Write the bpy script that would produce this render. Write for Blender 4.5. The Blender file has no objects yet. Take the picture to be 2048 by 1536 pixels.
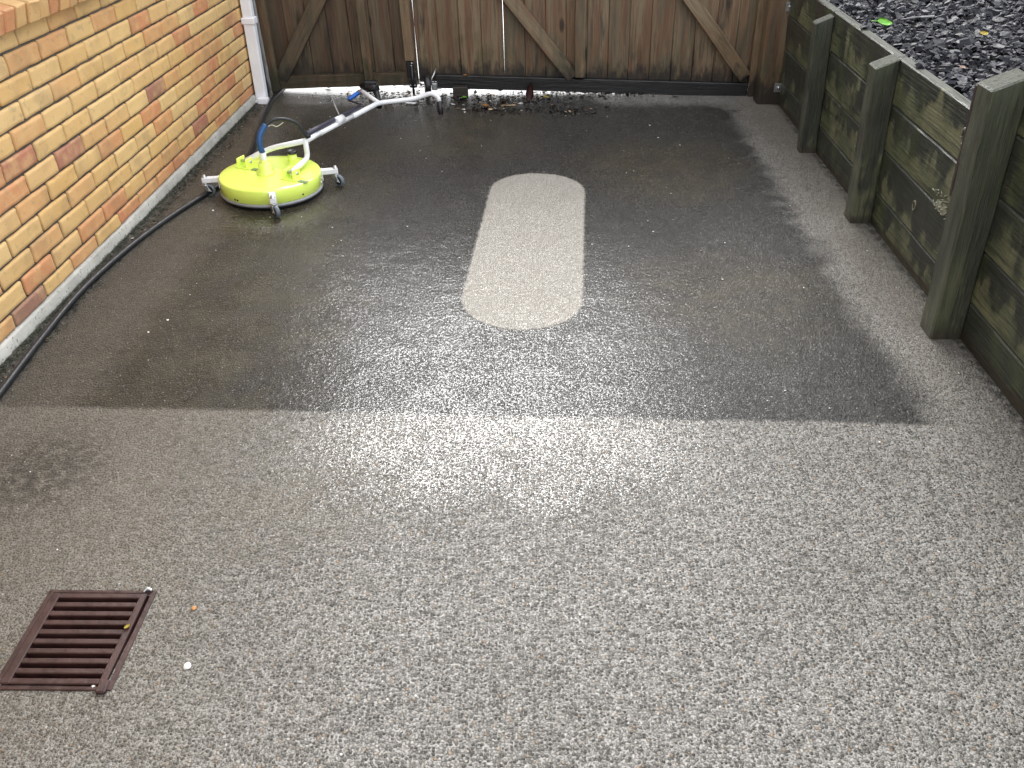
import bpy, bmesh, math, random
from mathutils import Vector, Matrix, noise as mnoise
R = math.radians
sc = bpy.context.scene
C = sc.collection

# ------------------------------------------------------------------ camera
cam_d = bpy.data.cameras.new('camera')
cam_d.sensor_width = 36.0
cam_d.lens = 36.0 * 1673.0 / 2048.0
cam_d.clip_start = 0.05
cam_d.clip_end = 1000
cam = bpy.data.objects.new('camera', cam_d); C.objects.link(cam)
cam.location = (0, 0, 1.6)
cam.rotation_euler = (R(90 - 34.68), 0, R(1.93))
sc.camera = cam

# ------------------------------------------------------------------ sky, sun, exposure
SUN_EL, SUN_AZ = 41.0, -4.0        # azimuth from +Y towards +X
w = bpy.data.worlds.new('World'); sc.world = w; w.use_nodes = True
wt = w.node_tree; wt.nodes.clear()
sky = wt.nodes.new('ShaderNodeTexSky'); sky.sky_type = 'NISHITA'; sky.sun_disc = False
sky.sun_elevation = R(SUN_EL); sky.sun_rotation = R(SUN_AZ)
sky.air_density = 1.0; sky.dust_density = 6.0; sky.ozone_density = 1.0
hs = wt.nodes.new('ShaderNodeHueSaturation'); hs.inputs['Saturation'].default_value = 0.28
bg = wt.nodes.new('ShaderNodeBackground'); bg.inputs['Strength'].default_value = 0.12
wo = wt.nodes.new('ShaderNodeOutputWorld')
wt.links.new(sky.outputs[0], hs.inputs['Color'])
cl = wt.nodes.new('ShaderNodeMix'); cl.data_type = 'RGBA'; cl.inputs[0].default_value = .55       # cloud cover evens the sky out
cl.inputs[7].default_value = (9.0, 9.3, 9.8, 1)
wt.links.new(hs.outputs[0], cl.inputs[6]); wt.links.new(cl.outputs[2], bg.inputs['Color'])
wt.links.new(bg.outputs[0], wo.inputs['Surface'])
sd = bpy.data.lights.new('sun', 'SUN'); sd.energy = 0.8; sd.angle = R(24); sd.color = (1, 0.995, 0.985)
sun = bpy.data.objects.new('sun', sd); C.objects.link(sun)
sun.rotation_euler = (R(90 - SUN_EL), 0, R(180 - SUN_AZ)); sun.location = (0, 4, 8)
vs = sc.view_settings
vs.view_transform = 'Standard'; vs.look = 'None'; vs.gamma = 1; vs.use_curve_mapping = False
vs.exposure = 1.7

# ------------------------------------------------------------------ node helper
class NT:
    def __init__(self, name):
        self.m = bpy.data.materials.new(name); self.m.use_nodes = True
        self.t = self.m.node_tree; self.t.nodes.clear()
        self.out = self.t.nodes.new('ShaderNodeOutputMaterial')
        self.p = self.t.nodes.new('ShaderNodeBsdfPrincipled')
        self.t.links.new(self.p.outputs[0], self.out.inputs[0])
        self._pos = None
    def put(self, sock, v):
        if hasattr(v, 'is_output'): self.t.links.new(v, sock)
        elif isinstance(v, (tuple, list)):
            sock.default_value = tuple(v) + ((1,) if len(v) == 3 and len(sock.default_value) == 4 else ())
        else: sock.default_value = v
    def node(self, typ, outi=0, props=None, **ins):
        n = self.t.nodes.new(typ)
        for k, v in (props or {}).items(): setattr(n, k, v)
        for k, v in ins.items():
            key = int(k[1:]) if k[0] == 'i' and k[1:].isdigit() else k.replace('_', ' ')
            self.put(n.inputs[key], v)
        return n.outputs[outi]
    @property
    def pos(self):
        if self._pos is None: self._pos = self.node('ShaderNodeNewGeometry')
        return self._pos
    @property
    def objc(self): return self.node('ShaderNodeTexCoord', 'Object')
    def math(self, op, a, b=0.0, c=0.0, clamp=False):
        return self.node('ShaderNodeMath', 0, {'operation': op, 'use_clamp': clamp}, i0=a, i1=b, i2=c)
    def vmath(self, op, a, b=(0, 0, 0)):
        return self.node('ShaderNodeVectorMath', 'Value' if op in ('LENGTH', 'DISTANCE', 'DOT_PRODUCT') else 0, {'operation': op}, i0=a, i1=b)
    def scale(self, v, s): return self.vmath('MULTIPLY', v, s)
    def noise(self, v, s, d=3.0, r=0.55, out=0):
        return self.node('ShaderNodeTexNoise', out, None, Vector=v, Scale=s, Detail=d, Roughness=r)
    def vor(self, v, s, out='Distance', feature='F1', dim='3D', rand=1.0):
        return self.node('ShaderNodeTexVoronoi', out, {'feature': feature, 'voronoi_dimensions': dim}, Vector=v, Scale=s, Randomness=rand)
    def mix(self, f, a, b, mode='MIX'):
        return self.node('ShaderNodeMix', 2, {'data_type': 'RGBA', 'blend_type': mode}, i0=f, i6=a, i7=b)
    def ss(self, v, lo, hi):
        return self.node('ShaderNodeMapRange', 0, {'interpolation_type': 'SMOOTHSTEP'}, i0=v, i1=lo, i2=hi, i3=0.0, i4=1.0)
    def lin(self, v, lo, hi, a, b):
        return self.node('ShaderNodeMapRange', 0, None, i0=v, i1=lo, i2=hi, i3=a, i4=b)
    def ramp(self, f, stops):
        n = self.t.nodes.new('ShaderNodeValToRGB'); e = n.color_ramp.elements
        while len(e) < len(stops): e.new(0.5)
        for el, (p, c) in zip(e, stops): el.position = p; el.color = tuple(c) + (1,)
        self.put(n.inputs[0], f); return n.outputs[0]
    def sep(self, v):
        n = self.t.nodes.new('ShaderNodeSeparateXYZ'); self.put(n.inputs[0], v); return n.outputs
    def attr(self, name, out='Fac'):
        return self.node('ShaderNodeAttribute', out, {'attribute_name': name})
    def bump(self, h, dist, strength=1.0, normal=None):
        n = self.t.nodes.new('ShaderNodeBump')
        self.put(n.inputs['Height'], h); n.inputs['Distance'].default_value = dist; self.put(n.inputs['Strength'], strength)
        if normal is not None: self.put(n.inputs['Normal'], normal)
        return n.outputs[0]
    def fin(self, col=None, rough=None, normal=None, **kw):
        if col is not None: self.put(self.p.inputs['Base Color'], col)
        if rough is not None: self.put(self.p.inputs['Roughness'], rough)
        if normal is not None: self.put(self.p.inputs['Normal'], normal)
        for k, v in kw.items(): self.put(self.p.inputs[k.replace('_', ' ')], v)
        return self.m

def simple(name, col, rough=0.4, var=0.25, scale=40, bump=0.0, **kw):
    """paint, plastic or metal with faint uneven dirt"""
    n = NT(name); P = n.objc
    f = n.noise(P, scale, 4, 0.6)
    f2 = n.noise(P, scale * 0.2, 3, 0.6)
    dark = tuple(c * (1 - var) for c in col)
    c = n.mix(n.ss(n.math('ADD', n.math('MULTIPLY', f, .5), n.math('MULTIPLY', f2, .5)), .35, .62), dark, col)
    r = n.lin(f, .3, .7, rough * .8, min(1, rough * 1.25))
    return n.fin(c, r, n.bump(f, bump) if bump else None, **kw)

# ------------------------------------------------------------------ concrete driveway (exposed aggregate)
def mat_driveway():
    n = NT('exposed_aggregate'); P = n.pos; X, Y, Z = n.sep(P)
    wob = n.node('ShaderNodeTexNoise', 'Color', None, Vector=P, Scale=60.0, Detail=2.0)
    Pw = n.vmath('ADD', P, n.scale(n.vmath('SUBTRACT', wob, (.5, .5, .5)), (.008, .008, 0)))
    # pebbles of two sizes
    d1 = n.vor(Pw, 112, dim='2D'); c1 = n.vor(Pw, 112, 'Color', dim='2D')
    d2 = n.vor(Pw, 205, dim='2D'); c2 = n.vor(Pw, 205, 'Color', dim='2D')
    r1 = n.sep(c1)[0]; r1b = n.sep(c1)[1]; r2 = n.sep(c2)[0]
    # only some cells hold a large pebble
    has = n.ss(r1b, .12, .2)
    rad = n.lin(r1, 0, 1, .42, .62)
    peb = n.math('MULTIPLY', n.ss(n.math('DIVIDE', d1, rad), 1.0, .25), has)
    peb2 = n.ss(d2, .55, .12)
    h = n.math('MAXIMUM', peb, n.math('MULTIPLY', peb2, .55))
    fine = n.noise(P, 420, 3, .65)
    big = n.noise(P, 9, 4, .55); mid = n.noise(P, 28, 4, .6); huge = n.noise(P, 1.6, 5, .6)
    # --- where the surface is clean, grimy, brown
    e = n.math('MULTIPLY', n.math('SUBTRACT', mid, .5), .035)
    e2 = n.math('MULTIPLY', n.math('SUBTRACT', big, .5), .16)
    ax, ay, bx, by, rr = -.058, 2.906, -.008, 4.033, .243
    dx, dy = bx - ax, by - ay; L2 = dx * dx + dy * dy
    pxn = n.math('SUBTRACT', X, ax); pyn = n.math('SUBTRACT', Y, ay)
    t = n.math('DIVIDE', n.math('ADD', n.math('MULTIPLY', pxn, dx), n.math('MULTIPLY', pyn, dy)), L2, clamp=True)
    qx = n.math('SUBTRACT', pxn, n.math('MULTIPLY', t, dx)); qy = n.math('SUBTRACT', pyn, n.math('MULTIPLY', t, dy))
    dist = n.math('SQRT', n.math('ADD', n.math('MULTIPLY', qx, qx), n.math('MULTIPLY', qy, qy)))
    pill = n.ss(n.math('ADD', dist, n.math('MULTIPLY', e, .55)), rr + .006, rr - .012)
    # grimy rectangle: crisp near edge, ragged right edge, soft left one
    ye = n.math('ADD', Y, n.math('MULTIPLY', e, .5))
    near = n.ss(n.math('SUBTRACT', ye, n.math('MULTIPLY', n.math('SUBTRACT', huge, .5), .04)), 2.118, 2.145)
    far = n.ss(n.math('ADD', n.math('ADD', Y, e2), n.math('MULTIPLY', n.ss(X, .5, -.3), -1.0)), 5.64, 5.42)
    rt = n.ss(n.math('ADD', n.math('ADD', X, n.math('ADD', n.math('MULTIPLY', e2, 1.3), n.math('MULTIPLY', n.math('SUBTRACT', n.noise(P, 3.4, 5, .65), .5), n.math('MULTIPLY', n.ss(Y, 2.3, 2.9), .24)))), n.math('MULTIPLY', n.ss(Y, 2.2, 3.2), .05)), 1.345, 1.185)
    lf = n.ss(n.math('ADD', X, n.math('MULTIPLY', e2, 1.3)), -1.56, -1.38)
    rect = n.math('MULTIPLY', n.math('MULTIPLY', near, far), n.math('MULTIPLY', rt, n.math('ADD', n.math('MULTIPLY', lf, .45), .55)))
    grime = n.math('MULTIPLY', rect, n.math('SUBTRACT', 1.0, pill))
    # brown film on the left of the cleaned part and the strip by the retaining wall
    brown = n.math('MULTIPLY', n.ss(n.math('ADD', X, n.math('MULTIPLY', n.math('SUBTRACT', huge, .5), 1.5)), -.35, -1.2), n.ss(Y, .3, 1.5))
    brown = n.math('MAXIMUM', brown, n.math('MULTIPLY', n.ss(n.math('ADD', n.vmath('DISTANCE', n.scale(P, (.7, 1, 0)), (-.52, 1.68, 0)), n.math('MULTIPLY', n.math('SUBTRACT', big, .5), .5)), .30, .04), .8))
    strip = n.math('MULTIPLY', n.ss(n.math('ADD', X, e2), 1.12, 1.45), n.ss(Y, 1.2, 2.6))
    film = n.math('MAXIMUM', n.math('MULTIPLY', brown, .8), n.math('MULTIPLY', strip, n.lin(huge, .3, .7, .35, .8)))
    # --- colours
    stone = n.ramp(r1, [(0, (.036, .035, .033)), (.30, (.080, .077, .071)), (.62, (.150, .145, .135)), (.84, (.235, .227, .212)), (.93, (.31, .30, .28)), (.96, (.21, .15, .095)), (1, (.30, .29, .27))])
    stone2 = n.ramp(r2, [(0, (.05, .048, .045)), (.5, (.14, .135, .126)), (.95, (.25, .242, .226)), (1, (.20, .15, .10))])
    cement = n.mix(fine, (.18, .173, .162), (.31, .30, .28))
    clean = n.mix(n.math('MULTIPLY', peb2, .75), cement, stone2)
    clean = n.mix(n.ss(peb, .05, .5), clean, stone)
    rim = n.math('MULTIPLY', n.math('MULTIPLY', n.ss(peb, .0, .12), n.ss(peb, .5, .2)), .35)
    clean = n.mix(rim, clean, (.03, .029, .027))
    clean = n.mix(n.math('MULTIPLY', n.ss(huge, .42, .7), .30), clean, (.085, .078, .066))
    spots = n.ss(n.vor(P, 13, dim='2D'), .11, .045)
    clean = n.mix(n.math('MULTIPLY', spots, n.math('MULTIPLY', n.ss(mid, .5, .6), .6)), clean, (.035, .033, .028))
    clump = n.noise(P, 58, 3, .68); clump2 = n.noise(P, 26, 4, .65)
    spk = n.math('ADD', n.math('MULTIPLY', n.ss(clump, .38, .64), .62), n.math('MULTIPLY', n.ss(clump2, .36, .66), .38))
    clean = n.mix(1.0, clean, n.ramp(spk, [(0, (.44, .43, .41)), (.45, (.92, .905, .88)), (1, (1.0, 1.0, 1.0))]), 'MULTIPLY')
    clean = n.mix(n.math('MULTIPLY', n.ss(n.noise(P, 75, 2, .6), .66, .72), .5), clean, (.30, .285, .26))
    clean = n.mix(n.math('MULTIPLY', film, .66), clean, (.125, .106, .078))
    clean = n.mix(n.math('MULTIPLY', pill, .36), clean, (.54, .495, .425))
    wb = n.math('MULTIPLY', n.math('SUBTRACT', huge, .5), .9); wb2 = n.math('MULTIPLY', n.math('SUBTRACT', big, .5), .35)
    def blob(cx, cy, r0, sx=1.0):
        d = n.vmath('DISTANCE', n.scale(P, (sx, 1, 0)), (cx * sx, cy, 0))
        return n.ss(n.math('ADD', n.math('ADD', d, wb), wb2), r0, r0 * .25)
    brn = n.math('MAXIMUM', n.math('MAXIMUM', blob(.78, 2.95, .62), blob(.62, 4.35, .62)), n.math('MAXIMUM', n.ss(n.math('ADD', n.math('ADD', X, wb), wb2), -.62, -1.05), blob(-.5, 4.9, .7)))
    algae = n.mix(n.ss(big, .35, .68), (.013, .0128, .0125), (.024, .0235, .022))
    olive = n.mix(n.ss(n.noise(P, 6, 4, .6), .38, .66), (.026, .020, .011), (.052, .042, .022))
    algae = n.mix(n.math('MULTIPLY', brn, .9), algae, olive)
    algae = n.mix(n.math('MULTIPLY', n.ss(n.noise(P, 1.9, 4, .6), .54, .70), .7), algae, (.011, .0112, .0115))
    algae = n.mix(n.math('MULTIPLY', n.ss(n.math('MULTIPLY', peb, r1), .40, .85), .7), algae, (.115, .108, .093))
    algae = n.mix(1.0, algae, n.ramp(spk, [(0, (.42, .42, .42)), (.5, (.9, .9, .9)), (1, (1.0, 1.0, 1.0))]), 'MULTIPLY')
    algae = n.mix(n.math('MULTIPLY', n.ss(n.noise(P, 80, 3, .7), .58, .68), .5), algae, (.12, .113, .098))
    base = n.mix(n.math('MULTIPLY', grime, n.lin(mid, .3, .7, .86, .99)), clean, algae)
    # black grime and moss along the plinth and the boards
    edge = n.math('MAXIMUM', n.ss(n.math('ADD', X, e2), -1.74, -1.83), n.math('MULTIPLY', n.ss(n.math('ADD', X, e), 1.50, 1.535), .8))
    base = n.mix(n.math('MULTIPLY', edge, n.ss(mid, .34, .6)), base, (.013, .015, .010))
    stain = n.math('MULTIPLY', n.ss(n.vmath('DISTANCE', n.scale(P, (1, 1, 0)), (-1.45, 1.82, 0)), .30, .04), n.ss(mid, .34, .58))
    base = n.mix(n.math('MULTIPLY', stain, .65), base, (.018, .017, .014))
    # white mineral specks
    sp = n.math('MULTIPLY', n.ss(n.vor(P, 21, dim='2D'), .06, .035), n.ss(n.sep(n.vor(P, 21, 'Color', dim='2D'))[2], .55, .6))
    base = n.mix(n.math('MULTIPLY', sp, .6), base, (.42, .41, .39))
    # --- water lying between the stones, deeper in some places
    pool = n.noise(P, 4.5, 5, .62)
    mid_wet = n.math('MULTIPLY', n.ss(Y, 1.5, 2.05), n.math('MAXIMUM', n.ss(n.math('ADD', X, n.math('MULTIPLY', pool, .5)), -1.25, -.35), n.ss(Y, 3.1, 3.7)))
    mid_wet = n.math('MULTIPLY', mid_wet, n.lin(n.ss(n.math('ADD', X, wb2), .25, .8), 0, 1, 1.0, .25))
    level = n.math('ADD', n.lin(pool, .3, .7, .02, .20), n.lin(mid_wet, 0, 1, -.12, .20))
    level = n.math('SUBTRACT', level, n.math('MULTIPLY', pill, .26))
    hh = n.math('ADD', h, n.math('MULTIPLY', fine, .16))
    water = n.ss(n.math('SUBTRACT', level, hh), -.02, .06)
    rough = n.mix(water, n.lin(fine, .3, .7, .26, .42), n.lin(pool, .3, .7, .17, .10))
    rough = n.math('ADD', rough, n.math('MULTIPLY', film, .14))
    base = n.mix(n.math('MULTIPLY', water, .35), base, n.mix(.5, base, (.01, .01, .01)))
    hw = n.math('ADD', n.math('MAXIMUM', hh, level), n.math('ADD', n.math('MULTIPLY', big, .9), n.math('MULTIPLY', n.noise(P, 62, 3, .6), .55)))
    near_gate = n.ss(Y, 5.62, 5.2)
    puddle = n.math('MULTIPLY', n.ss(Y, 5.35, 5.58), n.ss(X, .2, -.5))
    pud2 = n.ss(n.math('ADD', n.vmath('DISTANCE', n.scale(P, (.75, 1, 0)), (-.93, 3.66, 0)), n.math('MULTIPLY', wb2, .6)), .34, .06)
    puddle = n.math('MAXIMUM', puddle, pud2)
    rough = n.mix(puddle, rough, (.06, .06, .06))
    nor = n.bump(hw, .0034, n.math('MULTIPLY', n.lin(near_gate, 0, 1, .22, 1.0), n.lin(pud2, 0, 1, 1.0, .28)))
    return n.fin(base, rough, nor, Specular_IOR_Level=.32)

def mat_wet_concrete():
    n = NT('wet_concrete_outside'); P = n.pos
    f = n.noise(P, 14, 5, .6); g = n.noise(P, 90, 3, .6)
    c = n.mix(f, (.42, .43, .44), (.58, .59, .60)); c = n.mix(n.math('MULTIPLY', g, .3), c, (.3, .3, .3))
    return n.fin(c, n.lin(f, .3, .7, .05, .22), n.bump(g, .0008))

def mat_brick():
    n = NT('brick'); P = n.pos; t = n.attr('tint'); t2 = n.attr('tint2')
    X, Y, Z = n.sep(P)
    base = n.ramp(t, [(0, (.64, .39, .145)), (.42, (.70, .475, .21)), (.56, (.62, .355, .145)), (.70, (.60, .29, .125)), (.84, (.55, .22, .105)), (.93, (.40, .165, .10)), (1, (.27, .145, .115))])
    Ps = n.vmath('ADD', P, n.node('ShaderNodeCombineXYZ', 0, None, X=n.math('MULTIPLY', t2, 37.0), Y=0.0, Z=0.0))
    cl = n.noise(Ps, 14, 5, .6); fine = n.noise(Ps, 160, 4, .65); big = n.noise(Ps, 6.5, 3, .5)
    c = n.mix(n.ss(cl, .40, .68), base, n.mix(.5, base, (.68, .45, .20)))
    c = n.mix(n.math('MULTIPLY', n.ss(big, .50, .72), .6), c, n.mix(.6, base, (.30, .185, .10)))
    c = n.mix(n.math('MULTIPLY', n.ss(n.noise(Ps, 33, 3, .5), .58, .70), .35), c, (.30, .24, .13))
    c = n.mix(n.math('MULTIPLY', n.ss(fine, .62, .75), .45), c, (.18, .10, .05))
    pit = n.ss(n.vor(Ps, 75), .13, .05)
    c = n.mix(n.math('MULTIPLY', pit, n.ss(fine, .45, .6)), c, (.07, .045, .03))
    hgt = n.math('ADD', n.math('MULTIPLY', cl, .9), n.math('ADD', n.math('MULTIPLY', fine, .22), n.math('MULTIPLY', pit, -.35)))
    return n.fin(c, n.lin(fine, .3, .7, .55, .8), n.bump(hgt, .004))

def mat_mortar():
    n = NT('mortar'); P = n.pos
    f = n.noise(P, 60, 4, .6); g = n.noise(P, 7, 3, .5)
    c = n.mix(n.ss(g, .35, .65), (.055, .047, .038), (.115, .098, .08)); c = n.mix(n.math('MULTIPLY', f, .5), c, (.08, .068, .055))
    return n.fin(c, .9, n.bump(f, .003))

def mat_plinth():
    n = NT('plinth_concrete'); P = n.pos; X, Y, Z = n.sep(P)
    f = n.noise(P, 45, 4, .6); g = n.noise(P, 8, 4, .6)
    c = n.mix(n.ss(g, .3, .7), (.34, .33, .295), (.48, .465, .42))
    c = n.mix(n.math('MULTIPLY', n.ss(n.noise(P, 70, 2, .5), .63, .7), .8), c, (.05, .055, .045))
    moss = n.math('MULTIPLY', n.ss(n.math('ADD', Z, n.math('MULTIPLY', n.math('SUBTRACT', f, .5), .04)), .010, -.006), .9)
    c = n.mix(moss, c, (.03, .036, .018))
    crack = n.ss(n.node('ShaderNodeTexNoise', 0, None, Vector=n.scale(P, (1, 1, .1)), Scale=11.0, Detail=5.0), .5, .505)
    c = n.mix(n.math('MULTIPLY', n.math('MULTIPLY', crack, n.math('SUBTRACT', 1.0, crack)), 2.0), c, (.08, .08, .07))
    return n.fin(c, .55, n.bump(n.math('ADD', f, n.math('MULTIPLY', g, 2.0)), .003))

def mat_gate_wood(dark=0.0, name='gate_timber', rotk=.93, moss=.62, blackc=(.014, .013, .011), rgh=1.0):
    """rough sawn timber: long grain, orange heart wood, olive algae, black rot from the foot"""
    n = NT(name); P = n.pos; X, Y, Z = n.sep(P); t = n.attr('tint'); t2 = n.attr('tint2')
    G = n.attr('grain', 'Vector')                    # grain coordinates laid along each piece
    gx, gy, gz = n.sep(G)
    gg = n.node('ShaderNodeCombineXYZ', 0, None, X=n.math('MULTIPLY', gx, 1.0), Y=n.math('ADD', gy, n.math('MULTIPLY', t2, 19.0)), Z=n.math('MULTIPLY', gz, .055))
    wig = n.node('ShaderNodeTexNoise', 'Color', None, Vector=n.scale(gg, (6, 6, 30)), Scale=1.0, Detail=2.0)
    g2 = n.vmath('ADD', gg, n.scale(wig, (.035, .02, 0)))
    grain = n.noise(g2, 90, 5, .6); broad = n.noise(g2, 26, 3, .55); streak = n.noise(g2, 300, 3, .6)
    saw = n.noise(n.scale(G, (3, 3, 160)), 1.0, 2, .5)
    pale = n.mix(t, (.185, .128, .072), (.265, .195, .115))
    red = n.mix(t, (.14, .066, .033), (.20, .105, .055))
    c = n.mix(n.ss(broad, .40, .62), pale, red)
    c = n.mix(n.math('MULTIPLY', n.ss(grain, .46, .70), .75), c, (.070, .046, .028))
    c = n.mix(n.math('MULTIPLY', n.ss(streak, .55, .75), .35), c, (.25, .19, .12))
    kn = n.vor(n.scale(n.vmath('ADD', G, n.node('ShaderNodeCombineXYZ', 0, None, X=0.0, Y=0.0, Z=n.math('MULTIPLY', t2, 7.0))), (6, 6, 2.4)), 1.0)
    c = n.mix(n.ss(kn, .14, .06), c, (.035, .02, .012))
    c = n.mix(n.math('MULTIPLY', n.math('MULTIPLY', n.ss(kn, .24, .16), n.ss(kn, .10, .15)), .7), c, (.21, .12, .06))
    nb = n.noise(P, 7, 4, .62)
    alg = n.math('MULTIPLY', n.ss(n.math('ADD', Z, n.math('MULTIPLY', n.math('SUBTRACT', nb, .5), .9)), .40, .06), n.ss(n.noise(n.scale(P, (1, 1, .25)), 16, 4, .6), .36, .62))
    c = n.mix(n.math('MULTIPLY', alg, moss), c, (.062, .062, .026))
    grn = n.math('MULTIPLY', n.ss(t2, .55, .8), n.ss(n.noise(n.scale(P, (1, 1, .12)), 14, 3, .6), .44, .62))
    c = n.mix(n.math('MULTIPLY', grn, .55), c, (.075, .082, .05))
    foot = n.math('ADD', Z, n.math('MULTIPLY', n.math('SUBTRACT', n.noise(n.scale(P, (1, 1, .35)), 24, 4, .65), .5), .34))
    rot = n.ss(foot, .20, .10)
    c = n.mix(n.math('MULTIPLY', rot, rotk), c, (.010, .0095, .009))
    blk = n.ss(n.noise(n.scale(P, (1, 1, .16)), 9, 4, .6), .57, .70)
    c = n.mix(n.math('MULTIPLY', blk, .85), c, (.014, .013, .011))
    if dark: c = n.mix(dark, c, blackc)
    hgt = n.math('ADD', n.math('ADD', grain, n.math('MULTIPLY', streak, .4)), n.math('MULTIPLY', saw, .35))
    return n.fin(c, n.lin(nb, .3, .7, .38 * rgh, .62 * rgh), n.bump(hgt, .0028))

def mat_wall_wood():
    """old treated pine of the retaining wall: black mould with olive bare patches, algae streaks"""
    n = NT('retaining_timber'); P = n.pos; X, Y, Z = n.sep(P); t = n.attr('tint'); t2 = n.attr('tint2')
    G = n.attr('grain', 'Vector'); gx, gy, gz = n.sep(G)
    gg = n.node('ShaderNodeCombineXYZ', 0, None, X=gx, Y=n.math('ADD', gy, n.math('MULTIPLY', t2, 19.0)), Z=n.math('MULTIPLY', gz, .05))
    grain = n.noise(gg, 110, 4, .6); streak = n.noise(gg, 330, 3, .6)
    Q = n.vmath('ADD', P, n.node('ShaderNodeCombineXYZ', 0, None, X=0.0, Y=n.math('MULTIPLY', t2, 11.0), Z=0.0))
    run = n.noise(n.scale(Q, (1, 1, .38)), 8.5, 5, .62)      # moisture running down
    blot = n.noise(Q, 4.2, 4, .6)
    edge = n.attr('height')
    patch = n.ss(n.math('ADD', n.math('MULTIPLY', run, .62), n.math('ADD', n.math('MULTIPLY', blot, .38), n.math('ADD', n.math('MULTIPLY', t, .14), n.math('MULTIPLY', n.math('SUBTRACT', .45, edge), .22)))), .555, .64)
    c = n.mix(grain, (.017, .0185, .014), (.040, .043, .033))
    bare = n.mix(n.ss(blot, .4, .65), (.078, .086, .046), (.145, .142, .080))
    bare = n.mix(n.math('MULTIPLY', n.ss(streak, .5, .7), .4), bare, (.06, .06, .035))
    c = n.mix(patch, c, bare)
    grn = n.ss(n.noise(n.scale(Q, (1, 1, .3)), 6, 4, .6), .45, .68)
    c = n.mix(n.math('MULTIPLY', grn, .65), c, (.060, .074, .032))
    foot = n.ss(n.math('ADD', Z, n.math('MULTIPLY', n.math('SUBTRACT', blot, .5), .1)), .055, .02)
    c = n.mix(n.math('MULTIPLY', foot, .8), c, (.028, .018, .012))
    N = n.node('ShaderNodeNewGeometry', 'True Normal'); up = n.ss(n.sep(N)[2], .6, .85)   # end grain and top edges, weathered silver
    c = n.mix(n.math('MULTIPLY', up, .85), c, n.mix(grain, (.060, .062, .054), (.125, .124, .108)))
    sil = n.attr('silver')
    c = n.mix(n.math('MULTIPLY', sil, n.lin(run, .35, .6, .25, .8)), c, n.mix(grain, (.050, .056, .040), (.115, .118, .088)))
    lines = n.noise(gg, 60, 4, .65)
    c = n.mix(n.math('MULTIPLY', n.ss(lines, .50, .68), .6), c, (.012, .013, .010))
    c = n.mix(n.math('MULTIPLY', n.ss(streak, .62, .74), .35), c, (.13, .13, .10))
    return n.fin(c, n.math('MAXIMUM', n.lin(run, .3, .7, .30, .6), n.math('MULTIPLY', up, .85)), n.bump(n.math('ADD', n.math('ADD', grain, lines), n.math('MULTIPLY', streak, .5)), .0035), Specular_IOR_Level=n.lin(up, 0, 1, .5, .12))

def mat_slate():
    n = NT('slate_chip'); P = n.pos; t = n.attr('tint')
    f = n.noise(P, 60, 4, .6)
    c = n.ramp(t, [(0, (.004, .004, .0065)), (.55, (.010, .0105, .0155)), (.86, (.021, .022, .030)), (1, (.05, .05, .058))])
    c = n.mix(n.math('MULTIPLY', f, .5), c, (.012, .012, .015))
    return n.fin(c, n.lin(f, .3, .7, .45, .75), n.bump(f, .003), Specular_IOR_Level=.28)

M = {}
M['drive'] = mat_driveway(); M['outside'] = mat_wet_concrete()
M['brick'] = mat_brick(); M['mortar'] = mat_mortar(); M['plinth'] = mat_plinth()
M['gate'] = mat_gate_wood(.28, blackc=(.030, .018, .010)); M['gate_black'] = mat_gate_wood(.88, 'gate_timber_black', blackc=(.006, .0065, .007), rgh=.7)
M['gate_dark'] = mat_gate_wood(.55, 'gate_timber_dark', .8, .5, (.020, .015, .011)); M['gate_moss'] = mat_gate_wood(.35, 'gate_timber_mossy', .45, .95, (.018, .015, .009))
M['rwall'] = mat_wall_wood(); M['slate'] = mat_slate()
M['soil'] = simple('dark_soil', (.02, .018, .016), .9, .4, 30, .01)
M['lime'] = simple('lime_paint', (.82, 1.0, .17), .2, .03, 25, Coat_Weight=.6)
M['white'] = simple('white_paint', (.80, .80, .81), .3, .08, 30)
M['pipe'] = simple('white_pvc', (.88, .89, .92), .35, .08, 18)
M['zinc'] = simple('zinc_steel', (.55, .56, .57), .32, .3, 60, Metallic=.9)
M['black'] = simple('black_rubber', (.012, .012, .014), .38, .3, 50)
M['hose'] = simple('black_hose', (.010, .011, .014), .42, .3, 60)
M['purple'] = simple('grey_sleeve', (.045, .042, .065), .4, .3, 60)
M['blue'] = simple('blue_sleeve', (.015, .075, .22), .42, .3, 60)
M['bluehose'] = simple('bright_blue_sleeve', (.015, .13, .55), .4, .2, 60)
M['tyre'] = simple('grey_tyre', (.13, .16, .18), .45, .25, 60)
M['skirt'] = simple('grey_rim', (.32, .33, .34), .4, .2, 40)
M['iron'] = simple('maroon_iron', (.046, .0185, .0155), .45, .45, 55, .0015)
M['pit'] = simple('dark_sump', (.012, .010, .010), .6, .3, 20)
M['leafgreen'] = simple('bright_leaf', (.20, .55, .04), .4, .25, 90)
M['leafyellow'] = simple('yellow_leaf', (.55, .43, .06), .5, .25, 90)
M['leaforange'] = simple('orange_leaf', (.52, .24, .07), .5, .3, 90)
M['leafred'] = simple('dark_red_leaf', (.075, .026, .022), .4, .4, 90)
M['leafbrown'] = simple('brown_leaf', (.05, .028, .016), .45, .5, 60)
M['litterdark'] = simple('litter_dark', (.018, .014, .011), .5, .4, 60)
M['tan'] = simple('tan_wood', (.42, .30, .17), .6, .3, 70)
M['stonewhite'] = simple('white_stone', (.74, .72, .68), .5, .2, 90)
M['stonepeach'] = simple('peach_stone', (.48, .34, .27), .7, .35, 50, .004)
M['weedmat'] = simple('weed_mat', (.022, .024, .032), .5, .3, 40, .002)
M['moss'] = simple('moss', (.022, .030, .012), .9, .5, 120)
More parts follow.
